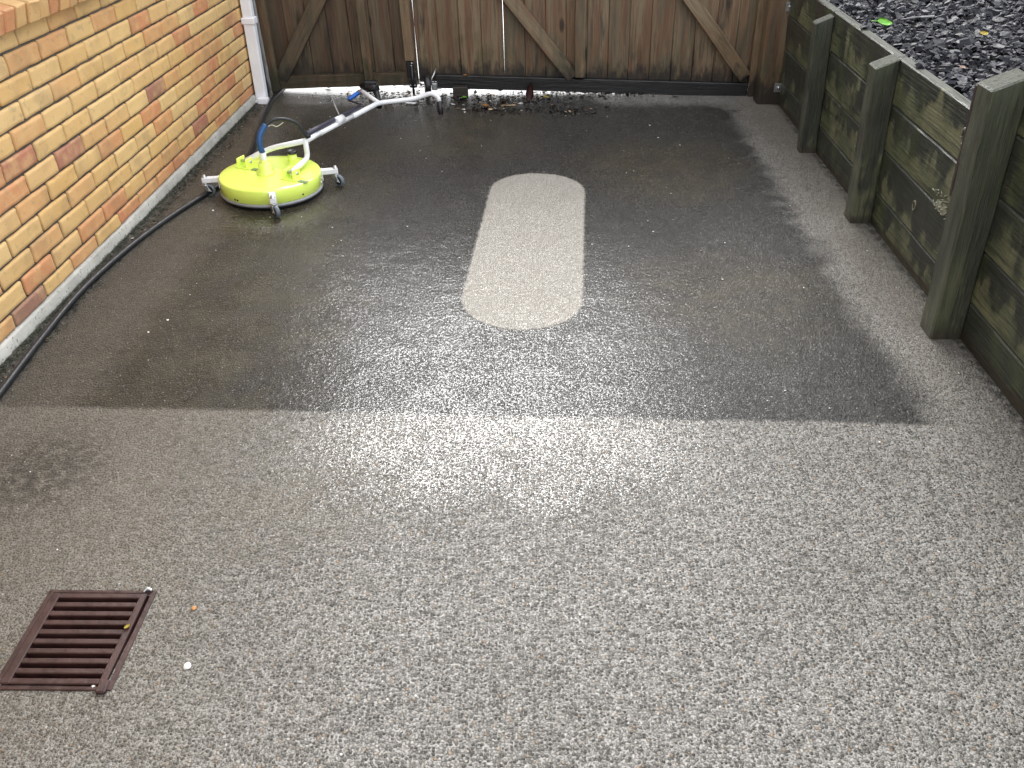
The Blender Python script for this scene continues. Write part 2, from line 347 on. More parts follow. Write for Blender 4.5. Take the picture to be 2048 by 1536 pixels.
M['maroon'] = simple('maroon_timber', (.030, .014, .012), .85, .4, 30, .002)
M['glass'] = simple('window_glass', (.03, .035, .04), .05, .1, 5)
M['frame'] = simple('aluminium_frame', (.55, .55, .54), .4, .1, 20)
M['roof'] = simple('soffit_board', (.62, .60, .56), .6, .1, 10)

def mat_label():
    n = NT('warning_label'); P = n.objc
    wv = n.node('ShaderNodeTexWave', 0, {'wave_type': 'BANDS', 'bands_direction': 'Y'}, Vector=P, Scale=42.0, Distortion=1.5, Detail=1.0)
    return n.fin(n.mix(n.ss(wv, .55, .7), (.03, .05, .03), (.30, .42, .16)), .4)
M['label'] = mat_label()

# ------------------------------------------------------------------ object helpers
def link(name, bm_or_me, mats, parent=None, smooth=False):
    if isinstance(bm_or_me, bmesh.types.BMesh):
        me = bpy.data.meshes.new(name); bm_or_me.to_mesh(me); bm_or_me.free()
    else: me = bm_or_me
    for m in (mats if isinstance(mats, (list, tuple)) else [mats]): me.materials.append(m)
    if smooth:
        for p in me.polygons: p.use_smooth = True
    o = bpy.data.objects.new(name, me); C.objects.link(o)
    if parent is not None: o.parent = parent
    return o
def tag(o, label=None, cat=None, group=None, kind=None):
    if label: o['label'] = label
    if cat: o['category'] = cat
    if group: o['group'] = group
    if kind: o['kind'] = kind
    return o
def thing(name, label, cat, loc=(0, 0, 0), group=None):
    o = bpy.data.objects.new(name, None); C.objects.link(o); o.location = loc; o.empty_display_size = .1
    return tag(o, label, cat, group)

def box(bm, lo, hi, bevel=0.0, seg=1, jit=0.0, rng=None, cuts=0, mat=0, M4=None):
    lo, hi = Vector(lo), Vector(hi); c = (lo + hi) / 2; s = hi - lo
    tb = bmesh.new()
    bmesh.ops.create_cube(tb, size=1.0, matrix=Matrix.Translation(c) @ Matrix.Diagonal((s.x, s.y, s.z, 1)))
    if cuts:
        ax = max(range(3), key=lambda i: s[i])
        long = [e for e in tb.edges if abs((e.verts[0].co - e.verts[1].co)[ax]) > s[ax] * .9]
        bmesh.ops.subdivide_edges(tb, edges=long, cuts=cuts, use_grid_fill=True)
    if bevel:
        es = [e for e in tb.edges if len(e.link_faces) == 2 and e.calc_face_angle(0) > .5]
        bmesh.ops.bevel(tb, geom=es, offset=bevel, segments=seg, affect='EDGES', profile=.5)
    if jit:
        q = rng or 0.0
        for v in tb.verts:
            v.co += Vector((mnoise.noise(v.co * 7 + Vector((q, 0, 0))), mnoise.noise(v.co * 7 + Vector((0, q, 3))), 0)) * jit
    tb.normal_update()
    vm = {}
    for v in tb.verts: vm[v] = bm.verts.new(v.co)
    fs = []
    for f in tb.faces:
        nf = bm.faces.new([vm[v] for v in f.verts]); nf.material_index = mat; nf.normal = f.normal; fs.append(nf)
    vv = list(vm.values()); tb.free()
    for f in fs: f.normal_update()
    if M4 is not None:
        for v in vv: v.co = M4 @ v.co
    return vv, fs

def tube(bm, pts, rad, n=10, cap=True, mat=0, closed=False):
    pts = [Vector(p) for p in pts]; rings = []
    rads = rad if isinstance(rad, (list, tuple)) else [rad] * len(pts)
    prev = None
    for i, p in enumerate(pts):
        a = pts[i - 1] if i else pts[0]; b = pts[i + 1] if i < len(pts) - 1 else pts[-1]
        d = (b - a).normalized()
        u = (prev - d * prev.dot(d)) if prev is not None else d.cross(Vector((0, 0, 1)) if abs(d.z) < .95 else Vector((1, 0, 0)))
        if u.length < 1e-6: u = d.orthogonal()
        u.normalize(); prev = u; v = d.cross(u)
        rings.append([bm.verts.new(p + (u * math.cos(2 * math.pi * k / n) + v * math.sin(2 * math.pi * k / n)) * rads[i]) for k in range(n)])
    for a, b in zip(rings, rings[1:]):
        for k in range(n):
            f = bm.faces.new((a[k], a[(k + 1) % n], b[(k + 1) % n], b[k])); f.smooth = True; f.material_index = mat
    if cap:
        f = bm.faces.new(rings[0][::-1]); f.material_index = mat
        f = bm.faces.new(rings[-1]); f.material_index = mat
def smooth_path(pts, k=8):
    pts = [Vector(p) for p in pts]; P = [pts[0] * 2 - pts[1]] + pts + [pts[-1] * 2 - pts[-2]]; out = []
    for i in range(1, len(P) - 2):
        for j in range(k):
            t = j / k; a, b, c, d = P[i - 1:i + 3]
            out.append(.5 * ((2 * b) + (c - a) * t + (2 * a - 5 * b + 4 * c - d) * t * t + (3 * b - a - 3 * c + d) * t ** 3))
    return out + [pts[-1]]
def round_corners(pts, r=.03, k=5):
    pts = [Vector(p) for p in pts]; out = [pts[0]]
    for a, b, c in zip(pts, pts[1:], pts[2:]):
        u = (a - b); v = (c - b); rr = min(r, u.length * .45, v.length * .45)
        p, q = b + u.normalized() * rr, b + v.normalized() * rr
        for j in range(k + 1):
            t = j / k; out.append(p * (1 - t) ** 2 + b * 2 * t * (1 - t) + q * t * t)
    return out + [pts[-1]]
def lathe(bm, prof, n=48, c=(0, 0, 0), mat=0, smooth=True):
    c = Vector(c); rings = []
    for r, z in prof:
        if r < 1e-6: rings.append([bm.verts.new(c + Vector((0, 0, z)))])
        else: rings.append([bm.verts.new(c + Vector((r * math.cos(2 * math.pi * k / n), r * math.sin(2 * math.pi * k / n), z))) for k in range(n)])
    for a, b in zip(rings, rings[1:]):
        for k in range(n):
            q = [a[k % len(a)], a[(k + 1) % len(a)], b[(k + 1) % len(b)], b[k % len(b)]]
            q = [x for i, x in enumerate(q) if x not in q[:i]]
            if len(q) > 2:
                f = bm.faces.new(q); f.smooth = smooth; f.material_index = mat
def attrs(bm, *names):
    return [bm.faces.layers.float.get(nm) or bm.faces.layers.float.new(nm) for nm in names]

rng = random.Random(7)
SH = lambda z: -.03 * z          # the gate leans a touch towards the house

# ================================================================== GROUND
X0, X1 = -1.90, 1.60
bm = bmesh.new()                                             # driveway with the opening for the drain
gx = [X0, -1.172, -.935, X1]; gy = [-4.0, 1.106, 1.365, 5.84]
vv = [[bm.verts.new((x, y, 0)) for y in gy] for x in gx]
for i in range(3):
    for j in range(3):
        if (i, j) != (1, 1): bm.faces.new((vv[i][j], vv[i + 1][j], vv[i + 1][j + 1], vv[i][j + 1]))
bmesh.ops.recalc_face_normals(bm, faces=bm.faces)
tag(link('driveway', bm, M['drive']), kind='structure')
bm = bmesh.new()
for lo, hi in (((-60, 5.84, -.012), (60, 90, -.012)),):
    bm.faces.new([bm.verts.new(p) for p in ((lo[0], lo[1], -.012), (hi[0], lo[1], -.012), (hi[0], hi[1], -.012), (lo[0], hi[1], -.012))])
tag(link('street', bm, M['outside']), kind='structure')
bm = bmesh.new()
bm.faces.new([bm.verts.new(p) for p in ((-60, -90, -.45), (60, -90, -.45), (60, 90, -.45), (-60, 90, -.45))])
tag(link('ground', bm, M['soil']), kind='structure')

# ================================================================== BRICK HOUSE
house = thing('brick_house', 'yellow and orange brick house wall with raked joints beside the wet driveway', 'house', (-1.87, 2.5, 0))
H0 = Vector((-1.87, 2.5, 0))
def hchild(name, bm, m, parent=house, smooth=False):
    """geometry is written in world space and moved into the house's own space"""
    if parent is house:
        bmesh.ops.translate(bm, verts=bm.verts, vec=-H0)
    return link(name, bm, m, parent, smooth)
def brick(bm, y0, y1, z0, z1, xf, depth, ft, ft2, v1, v2, detail, seed, wavy=0.0):
    """a hand-made looking brick: gridded face with worn, wavy arrises"""
    ny, nz = (10, 6) if detail else (2, 1)
    grid = []
    for i in range(ny + 1):
        col = []
        for j in range(nz + 1):
            u, v = i / ny, j / nz
            if detail:
                u = (0, .018, .07, .2, .36, .5, .64, .8, .93, .982, 1)[i]; v = (0, .05, .2, .5, .8, .95, 1)[j]
            y = y0 + (y1 - y0) * u; z = z0 + (z1 - z0) * v
            ed = min(u * (y1 - y0), (1 - u) * (y1 - y0), v * (z1 - z0), (1 - v) * (z1 - z0))
            x = xf
            if detail:
                p = Vector((seed * 3.1, y * 16, z * 22))
                x += (mnoise.noise(p) * .0035 + mnoise.noise(p * 3) * .0014)
                if ed < 1e-6:
                    x -= .0042
                    q = Vector((y * 45, z * 45, seed))
                    y += mnoise.noise(q) * .0028; z += mnoise.noise(q + Vector((9, 4, 2))) * (.0026 + (wavy if j == 0 else 0))
                if i in (0, ny) and j in (0, nz):
                    y += .0016 * (1 if i == 0 else -1); z += .0016 * (1 if j == 0 else -1)
            col.append(bm.verts.new((x, y, z)))
        grid.append(col)
    fs = []
    for i in range(ny):
        for j in range(nz): fs.append(bm.faces.new((grid[i][j], grid[i + 1][j], grid[i + 1][j + 1], grid[i][j + 1])))
    rim = [grid[i][0] for i in range(ny + 1)] + [grid[ny][j] for j in range(1, nz + 1)] + [grid[i][nz] for i in range(ny - 1, -1, -1)] + [grid[0][j] for j in range(nz - 1, 0, -1)]
    back = [bm.verts.new((xf - depth, v.co.y, v.co.z)) for v in rim]
    for k in range(len(rim)):
        fs.append(bm.faces.new((rim[k], back[k], back[(k + 1) % len(rim)], rim[(k + 1) % len(rim)])))
    for f in fs:
        f[ft] = v1; f[ft2] = v2; f.smooth = detail
def brick_tint():
    r = rng.random()
    if r < .58: return rng.uniform(0, .48)
    if r < .78: return rng.uniform(.48, .68)
    if r < .955: return rng.uniform(.68, .86)
    return rng.uniform(.88, 1)
PY, PZ = .2237, .0777
WIN = (1.6, 4.6, 1.05, 2.15)      # window opening y0, y1, z0, z1
bm = bmesh.new(); ft, ft2 = attrs(bm, 'tint', 'tint2')
row = 0; z = .0318
while z < 2.38:
    off = (row % 2) * PY / 2
    y = -3.9 + off - (PY * .5)
    # phase measured on the photograph: joint at y=2.875 on the course whose foot is at .655
    ph = (2.875 - (-3.9 - PY * .5)) % PY + (0 if row % 2 == 0 else 0)
    y = -3.9 - PY * .5 + ph + (PY / 2 if row % 2 == 0 else 0)
    while y < 5.9:
        y0, y1, z0, z1 = y + .0052, y + PY - .0052, z + .0053, z + PZ - .0045
        seed = row * 57.3 + y * 11.7
        near = 1.6 < y < 5.7 and z < 1.1
        if not (y1 > WIN[0] and y0 < WIN[1] and z0 > .955 and z1 < WIN[3] + .02):
            zz = max(z0, .052) if row == 0 else z0
            brick(bm, y0 + rng.uniform(-.0015, .0015), y1 + rng.uniform(-.0015, .0015), zz, z1, -1.870 + rng.uniform(-.0015, .0015), .03, ft, ft2, brick_tint(), rng.random(), near, seed, .005 if row == 0 else 0)
        y += PY
    z += PZ; row += 1
hchild('brickwork', bm, M['brick'])
bm = bmesh.new()                                              # recessed mortar bed, with the window left open
for lo, hi in (((-2.1, -4, -.4), (-1.8785, 6.0, .955)), ((-2.1, -4, .955), (-1.8785, WIN[0], 2.4)), ((-2.1, WIN[1], .955), (-1.8785, 6.0, 2.4)), ((-2.1, WIN[0], WIN[3]), (-1.8785, WIN[1], 2.4))):
    box(bm, lo, hi)
hchild('mortar_bed', bm, M['mortar'])
bm = bmesh.new()                                              # concrete plinth, gently uneven
N_ = 120; prof = [(-1.885, .049), (-1.866, .046), (-1.860, .040), (-1.857, -.05)]
rows = []
for i in range(N_ + 1):
    y = -4 + 9.9 * i / N_
    rows.append([bm.verts.new((x + mnoise.noise(Vector((y * 2.2, k, 1))) * .0035, y, zz + mnoise.noise(Vector((y * 5, k, 4))) * .0028)) for k, (x, zz) in enumerate(prof)])
for a, b in zip(rows, rows[1:]):
    for k in range(len(prof) - 1): bm.faces.new((a[k], a[k + 1], b[k + 1], b[k])).smooth = True
bmesh.ops.recalc_face_normals(bm, faces=bm.faces)
hchild('plinth', bm, M['plinth'])
bm = bmesh.new(); ft, ft2 = attrs(bm, 'tint', 'tint2')        # sloping sill of bricks on edge
y = WIN[0] - .04
while y < WIN[1] + .04:
    t_ = rng.choice([rng.uniform(.62, .8), rng.uniform(.5, .66), rng.uniform(.7, .88), rng.uniform(.93, .97)])
    sl = R(14); dxs = rng.uniform(-.004, .004)
    Mx = Matrix.Translation((-1.808 + dxs, 0, .962)) @ Matrix.Rotation(sl, 4, 'Y')
    v_, f_ = box(bm, (-.215, y + .004, 0), (0, y + .072, .076), .006, 2, .003, 3.0, 0, 0, Mx)
    for f in f_: f[ft] = t_; f[ft2] = rng.random()
    for v in v_: v.co += Vector((mnoise.noise(v.co * 60), mnoise.noise(v.co * 55 + Vector((5, 0, 0))), mnoise.noise(v.co * 58 + Vector((0, 7, 0))))) * .004
    y += .0765
sill = hchild('window_sill', bm, M['brick'])
bm = bmesh.new()                                              # window above the sill, outside the frame
for y in (WIN[0], 3.07, WIN[1] - .05): box(bm, (-1.97, y, 1.055), (-1.92, y + .05, WIN[3]), .003)
box(bm, (-1.968, WIN[0], 1.02), (-1.922, WIN[1], 1.055), .003); box(bm, (-1.968, WIN[0], WIN[3] - .05), (-1.922, WIN[1], WIN[3]), .003)
win = hchild('window', bm, M['frame'])
bm = bmesh.new(); box(bm, (-1.955, WIN[0], 1.04), (-1.945, WIN[1], WIN[3] - .02)); bmesh.ops.translate(bm, verts=bm.verts, vec=-H0)
link('pane', bm, M['glass'], win)
bm = bmesh.new()
box(bm, (-2.3, -4.2, 2.405), (-1.62, 6.2, 2.425)); box(bm, (-1.62, -4.2, 2.37), (-1.595, 6.2, 2.56)); 
for k in range(5):
    z0 = 2.50 + .10 * k; box(bm, (-1.64 - .35 * (k + 1), -4.2, z0), (-1.55 - .35 * k, 6.2, z0 + .03))
hchild('roof', bm, M['roof'])

# ================================================================== DOWNPIPE
dp = thing('downpipe', 'white rectangular plastic downpipe at the far end of the brick wall', 'downpipe', (-1.825, 5.52, 0))
D0 = Vector((-1.825, 5.52, 0))
bm = bmesh.new(); box(bm, (-.034, -.028, .012), (.034, .028, .50), .006, 2); box(bm, (-.032, -.026, .50), (.032, .026, 2.37), .006, 2); link('pipe', bm, M['pipe'], dp)
bm = bmesh.new(); box(bm, (-.042, -.036, .478), (.042, .034, .516), .005, 2); link('collar', bm, M['pipe'], dp)
bm = bmesh.new(); box(bm, (-.010, -.075, .0), (.055, -.030, .038), .005, 2); box(bm, (-.045, -.045, .0), (.04, .03, .014), .003); link('shoe', bm, M['pipe'], dp)

# ================================================================== TIMBER PIECES
def piece(bm, lo, hi, lay, M4=None, bev=.003, cuts=6, tint=None, jit=.0018, silver=0.0):
    """a length of sawn timber carrying its own grain coordinates"""
    v_, f_ = box(bm, lo, hi, bev, 1, jit, rng.uniform(0, 50), cuts)
    t1 = rng.random() if tint is None else tint; t2 = rng.random()
    s = Vector(hi) - Vector(lo); ax = max(range(3), key=lambda i: s[i]); seed = rng.uniform(0, 30)
    order = [i for i in range(3) if i != ax] + [ax]
    for f in f_:
        f[lay[0]] = t1; f[lay[1]] = t2; f[lay[3]] = silver
    for v in v_: v[lay[4]] = (v.co.z - lo[2]) / max(1e-6, hi[2] - lo[2])
    for v in v_:
        p = v.co; v[lay[2]] = Vector((p[order[0]] + seed, p[order[1]] + seed * .37, p[order[2]]))
    if M4 is not None:
        for v in v_: v.co = M4 @ v.co
    return v_, f_
def tlay(bm):
    a = attrs(bm, 'tint', 'tint2'); s = attrs(bm, 'silver')[0]
    g = bm.verts.layers.float_vector.new('grain'); return (a[0], a[1], g, s, bm.verts.layers.float.new('height'))
def gate_shear(bm, o):
    for v in bm.verts: v.co.x += SH(v.co.z)
    bmesh.ops.translate(bm, verts=bm.verts, vec=-Vector(o))
def along(p, q):
    """matrix taking local +z (from p) to the direction p->q in the gate plane"""
    p, q = Vector(p), Vector(q); d = (q - p).normalized()
    return Matrix.Translation(p) @ Matrix.Rotation(math.atan2(d.x, d.z), 4, 'Y'), (q - p).length

GH = 1.74
def planks(bm, lay, x0, x1, z0, z1, gaps, widths=(), yb=5.795):
    x = x0; k = 0
    while x < x1 - .02:
        wd = widths[k] if k < len(widths) else min(.139 + rng.uniform(-.004, .004), x1 - x)
        if x1 - (x + wd) < .03: wd = x1 - x
        yy = yb + rng.uniform(0, .005)
        piece(bm, (x + .0007, yy, z0 + rng.uniform(-.008, .008)), (x + wd - .0007, yy + .02, z1), lay, None, .0035, 8, None, .0022)
        x += wd; k += 1
        if x < x1 - .02 and k not in gaps: piece(bm, (x - .02, yb + .0265, z0 + .01), (x + .02, yb + .034, z1 - .01), lay, None, 0, 0, .2, 0)
# --- left leaf
LO = (-1.80, 5.78, 0)
gl = thing('timber_gate', 'short left gate leaf of dark brown vertical planks above the white machine handle', 'gate', LO)
def gpart(name, bm, m, parent, o):
    gate_shear(bm, o); return link(name, bm, m, parent)
bm = bmesh.new(); lay = tlay(bm); planks(bm, lay, -1.815, -.8235, .05, GH, set()); gpart('plank_panel', bm, M['gate_dark'], gl, LO)
bm = bmesh.new(); lay = tlay(bm); piece(bm, (-1.822, 5.735, .0), (-1.764, 5.793, GH - .02), lay); gpart('stile', bm, M['gate_moss'], gl, LO)
bm = bmesh.new(); lay = tlay(bm); mm, L = along((-1.762, 5.7715, .016), (-.83, 5.7715, .052)); piece(bm, (-.0, -.0215, 0), (.082, .0215, L), lay, mm @ Matrix.Translation((-.082, 0, 0))); gpart('bottom_rail', bm, M['gate_moss'], gl, LO)
bm = bmesh.new(); lay = tlay(bm); piece(bm, (-1.762, 5.75, 1.30), (-.835, 5.793, 1.39), lay); gpart('top_rail', bm, M['gate'], gl, LO)
bm = bmesh.new(); lay = tlay(bm); mm, L = along((-1.735, 5.765, .105), (-.93, 5.765, 1.30)); piece(bm, (-.046, -.02, -.03), (.046, .0255, L), lay, mm, .003, 8, .35); gpart('brace', bm, M['gate_dark'], gl, LO)
bm = bmesh.new(); lay = tlay(bm); piece(bm, (-1.172, 5.702, .055), (-1.118, 5.747, GH - .04), lay, None, .003, 8, .7); gpart('batten', bm, M['gate_moss'], gl, LO)
bm = bmesh.new(); lay = tlay(bm); piece(bm, (-.892, 5.71, .215), (-.834, 5.792, GH - .03), lay, None, .003, 8, .9); gpart('batten', bm, M['gate'], gl, LO)
bm = bmesh.new()                                             # black drop bolt
box(bm, (-.885, 5.715, .105), (-.836, 5.745, .213), .004); box(bm, (-.875, 5.700, .045), (-.825, 5.716, .105), .003)
tube(bm, [(-.850, 5.700, .19), (-.850, 5.697, .002)], .0085, 8); db = gpart('drop_bolt', bm, M['black'], gl, LO)
for (x, z) in ((-.846, .205), (-.850, .188), (-.868, .062), (-.838, .062)):
    bm = bmesh.new(); bmesh.ops.create_uvsphere(bm, u_segments=10, v_segments=6, radius=.0065, matrix=Matrix.Translation((x, 5.698, z))); b_ = gpart('bolt_head', bm, M['zinc'], db, LO)
# --- right leaf
RO = (1.40, 5.78, 0)
gr = thing('timber_gate', 'wide right gate leaf with two diagonal braces and a wet black bottom rail', 'gate', RO)
bm = bmesh.new(); lay = tlay(bm); planks(bm, lay, -.822, 1.395, .06, GH, {4}, (.1455, .1455, .1455, .1455, .139)); gpart('plank_panel', bm, M['gate'], gr, RO)
bm = bmesh.new(); lay = tlay(bm); mm, L = along((-.70, 5.77, .075), (1.375, 5.77, .036)); piece(bm, (-.043, -.0225, 0), (.043, .0225, L), lay, mm, .004, 10); gpart('bottom_rail', bm, M['gate_black'], gr, RO)
bm = bmesh.new(); lay = tlay(bm); piece(bm, (-.82, 5.75, 1.30), (1.374, 5.793, 1.39), lay, None, .003, 10); gpart('top_rail', bm, M['gate'], gr, RO)
bm = bmesh.new(); lay = tlay(bm); piece(bm, (1.377, 5.735, .0), (1.438, 5.793, GH - .02), lay); gpart('stile', bm, M['gate'], gr, RO)
bm = bmesh.new(); lay = tlay(bm); piece(bm, (.226, 5.725, .112), (.292, 5.79, GH - .05), lay, None, .004, 8, .98); gpart('batten', bm, M['gate'], gr, RO)
for a, b in (((.205, 5.765, .118), (-.78, 5.765, 1.30)), ((1.345, 5.765, .128), (.36, 5.765, 1.30))):
    bm = bmesh.new(); lay = tlay(bm); mm, L = along(a, b); piece(bm, (-.043, -.02, -.015), (.043, .0255, L), lay, mm, .004, 8, .9); gpart('brace', bm, M['gate'], gr, RO)
bm = bmesh.new()                                             # support wheel
lathe(bm, [(0, -.02), (.04, -.02), (.06, -.019), (.066, -.010), (.066, .010), (.06, .019), (.04, .02), (0, .02)], 28)
bmesh.ops.transform(bm, matrix=Matrix.Translation((-.753, 5.69, .068)) @ Matrix.Rotation(R(12), 4, 'Z') @ Matrix.Rotation(R(90), 4, 'Y'), verts=bm.verts)
gw = gpart('gate_wheel', bm, M['black'], gr, RO)
bm = bmesh.new(); tube(bm, round_corners([(-.725, 5.69, .07), (-.722, 5.68, .11), (-.705, 5.70, .135), (-.695, 5.735, .165)], .02), .005, 8)
box(bm, (-.728, 5.70, .03), (-.69, 5.74, .075), .004); gpart('wheel_bracket', bm, M['zinc'], gw, RO)

# --- gate posts
bm = bmesh.new(); lay = tlay(bm); piece(bm, (-1.905, 5.70, -.05), (-1.832, 5.80, 1.8), lay, None, .004, 8)
for v in bm.verts: v.co.x += SH(v.co.z)
gpl = link('gate_post', bm, M['gate_black']); tag(gpl, 'narrow black timber gate post squeezed in behind the white downpipe', 'post')
gpr = thing('gate_post', 'stout timber gate post with bolted steel plates beside the retaining wall', 'post', (1.49, 5.62, 0))
bm = bmesh.new(); lay = tlay(bm); piece(bm, (-.085, -.06, -.05), (.065, .07, 1.8), lay, None, .012, 8)
for v in bm.verts: v.co.x += SH(v.co.z)
link('shaft', bm, M['gate'], gpr)
for z in (.108, .59):
    bm = bmesh.new(); box(bm, (.012, -.0665, z - .028), (.062, -.0605, z + .026), .002)
    for v in bm.verts: v.co.x += SH(v.co.z)
    pl = link('steel_plate', bm, M['zinc'], gpr)
    bm = bmesh.new(); lathe(bm, [(.011, 0), (.011, .006), (.007, .014), (0, .017)], 12)
    bmesh.ops.transform(bm, matrix=Matrix.Translation((.037 + SH(z), -.0665, z)) @ Matrix.Rotation(R(90), 4, 'X'), verts=bm.verts); link('nut', bm, M['zinc'], pl, True)

# ================================================================== RETAINING WALL
rw = thing('retaining_wall', 'low dark mossy timber retaining wall of wide boards and leaning square posts', 'retaining wall', (1.545, 3.5, 0))
W0 = Vector((1.545, 3.5, 0)); LEAN = -.07
def wpart(name, bm, m, parent=rw):
    for v in bm.verts: v.co.x += LEAN * v.co.z
    bmesh.ops.translate(bm, verts=bm.verts, vec=-W0); return link(name, bm, m, parent)
SEAM = [-.05, .150, .346, .542, .735]
def bay(y0, y1, seams, zend=0.0):
    bm = bmesh.new(); lay = tlay(bm)
    for z0, z1 in zip(seams, seams[1:]):
        o = rng.uniform(-.002, .002)
        piece(bm, (1.546 + o, y0, z0 + .002), (1.592 + o, y1, z1 - .003), lay, None, .005, 14, None, .003)
    return wpart('board_panel', bm, M['rwall'])
bay(4.672, 5.60, SEAM); bay(3.722, 4.668, SEAM); bay(2.702, 3.718, SEAM)
NEAR = SEAM[:-1] + [.750, .945]
bay(1.25, 2.698, NEAR); bay(-.4, 1.246, NEAR); bay(-2.4, -.404, NEAR)
def post(x0, x1, y0, y1, ztop, slope=.42, wide=0.0):
    bm = bmesh.new(); lay = tlay(bm)
    v_, f_ = piece(bm, (x0, y0, -.05), (x1, y1, 1.0), lay, None, .006, 8, .05, .004)
    for v in v_:
        if v.co.z > .5: v.co.z *= 1.0
        k = (v.co.z + .05) / 1.05; top = ztop + (v.co.x - x0) * slope
        v.co.z = -.05 + k * (top + .05)
    for f in f_:
        f[lay[3]] = 1.0 if f.normal.x < -.7 else .38
    return wpart('post', bm, M['rwall'])
post(1.453, 1.5455, 4.635, 4.705, .678); post(1.449, 1.5455, 3.677, 3.775, .694); post(1.434, 1.5455, 2.648, 2.752, .885)
post(1.44, 1.5455, 1.20, 1.30, .90); post(1.44, 1.5455, -.45, -.35, .90)
bm = bmesh.new(); box(bm, (1.440, 2.755, .50), (1.500, 2.775, .872), .003, 1, .004, 3.3, 6); wpart('end_strip', bm, M['maroon'])
def onwall(y, z): return Vector((1.545 + LEAN * z, y, z))
def ring(y, z, ry, rz, rad, m):
    c = onwall(y, z); bm = bmesh.new(); tube(bm, [c + Vector((-.001 + .07 * math.sin(a) * rz * -1, math.cos(a) * ry, math.sin(a) * rz)) for a in [2 * math.pi * k / 24 for k in range(25)]], rad, 6)
    bmesh.ops.translate(bm, verts=bm.verts, vec=-W0); link('knot', bm, m, rw)
M['knotpale'] = simple('pale_knot', (.17, .165, .12), .4, .4, 90)
ring(2.985, .635, .014, .028, .006, M['knotpale']); ring(3.262, .262, .013, .019, .0035, M['knotpale'])
bm = bmesh.new()                                             # splintered gouge on the second board
c = onwall(3.03, .355)
for k in range(26):
    a = c + Vector((-.002, rng.uniform(-.075, .075), rng.uniform(-.028, .045)))
    d = Vector((-.006 * rng.random() - .002, rng.uniform(-.03, .03), rng.uniform(-.012, .016)))
    tube(bm, [a, a + d * .5 + Vector((-.003, 0, 0)), a + d], [.0012, rng.uniform(.0015, .0038), .0008], 5)
r_ = bmesh.ops.create_icosphere(bm, subdivisions=3, radius=1.0)
for v in r_['verts']:
    q = v.co.copy(); k = 1 + .45 * mnoise.noise(q * 2.2); v.co = c + Vector((q.x * .004, q.y * .055 * k, q.z * .026 * k - q.y * .008))
bmesh.ops.translate(bm, verts=bm.verts, vec=-W0); link('splintered_patch', bm, simple('raw_splinter', (.30, .30, .22), .35, .5, 120), rw)

# ================================================================== GARDEN BED
def bed_z(x, y):
    z = .665 + .115 * max(0, x - 1.56) + .02 * mnoise.noise(Vector((x * 2.5, y * 2.5, 0)))
    z += .20 * max(0, min(1, (2.75 - y) / .5)) - .085 * max(0, 1 - ((y - 2.98) / .32) ** 2 if abs(y - 2.98) < .32 else 0) * max(0, 1 - max(0, x - 1.57) / .3)
    return z
bm = bmesh.new(); nx, ny = 46, 130
g = [[bm.verts.new((x, y, bed_z(x, y) - .012)) for y in [-2.4 + 12.4 * j / ny for j in range(ny + 1)]] for x in [1.590 + 6 * (i / nx) ** 1.7 for i in range(nx + 1)]]
for i in range(nx):
    for j in range(ny): bm.faces.new((g[i][j], g[i + 1][j], g[i + 1][j + 1], g[i][j + 1])).smooth = True
tag(link('garden_bed', bm, M['soil']), kind='structure')
def chip(bm, c, s, lay, flat=.35, tint=None):
    k = rng.randint(5, 7); rot = Matrix.Rotation(rng.uniform(0, 6.28), 3, 'Z') @ Matrix.Rotation(rng.gauss(0, .38), 3, 'X') @ Matrix.Rotation(rng.gauss(0, .38), 3, 'Y')
    a = s * rng.uniform(.8, 1.5); b = s * rng.uniform(.45, .9); h = s * flat * rng.uniform(.5, 1.2)
    lo, hi = [], []
    for i in range(k):
        t = 6.283 * (i + rng.uniform(-.3, .3)) / k; r = rng.uniform(.75, 1.1)
        lo.append(bm.verts.new(c + rot @ Vector((a * r * math.cos(t), b * r * math.sin(t), -h))))
        q = rng.uniform(.6, .95); hi.append(bm.verts.new(c + rot @ Vector((a * r * q * math.cos(t), b * r * q * math.sin(t), h * rng.uniform(.6, 1.2)))))
    fs = [bm.faces.new(hi), bm.faces.new(lo[::-1])] + [bm.faces.new((lo[i], lo[(i + 1) % k], hi[(i + 1) % k], hi[i])) for i in range(k)]
    tv = rng.random() ** 1.3 if tint is None else tint
    for f in fs: f[lay] = tv
bm = bmesh.new(); tl = attrs(bm, 'tint')[0]
for i in range(9000):
    if i < 6500: x, y = rng.uniform(1.60, 2.75), rng.uniform(2.75, 5.75)
    else: x, y = rng.uniform(1.60, 4.2), rng.uniform(-1.5, 7.5)
    z = bed_z(x, y)
    if z < .635 and x < 1.68 and rng.random() < .85: continue
    s = min(.042, .0098 * math.exp(rng.gauss(.45, .45)))
    chip(bm, Vector((x, y, z + rng.uniform(-.006, .016))), s, tl)
tag(link('slate_chips', bm, M['slate']), 'dark blue grey slate chips spread over the garden bed behind the retaining wall', 'mulch', None, 'stuff')
bm = bmesh.new()                                             # weed mat flap showing at the wall
rows = []
for i in range(15):
    y = 2.79 + .55 * i / 14; rows.append([])
    for j in range(6):
        x = 1.505 + .035 + .15 * j / 5
        rows[-1].append(bm.verts.new((x, y, .672 - .02 * j / 5 + .018 * mnoise.noise(Vector((x * 14, y * 11, 2))) + .022 * max(0, 1 - abs(i - 9) / 3) * (j / 5) + (.03 * (j / 5) if i < 5 else 0))))
for a, b in zip(rows, rows[1:]):
    for k in range(5): bm.faces.new((a[k], a[k + 1], b[k + 1], b[k])).smooth = True
geo = bmesh.ops.solidify(bm, geom=bm.faces[:], thickness=.002)
tag(link('weed_mat', bm, M['weedmat']), 'exposed flap of grey weed mat between the slate chips and the tall wall post', 'weed mat')

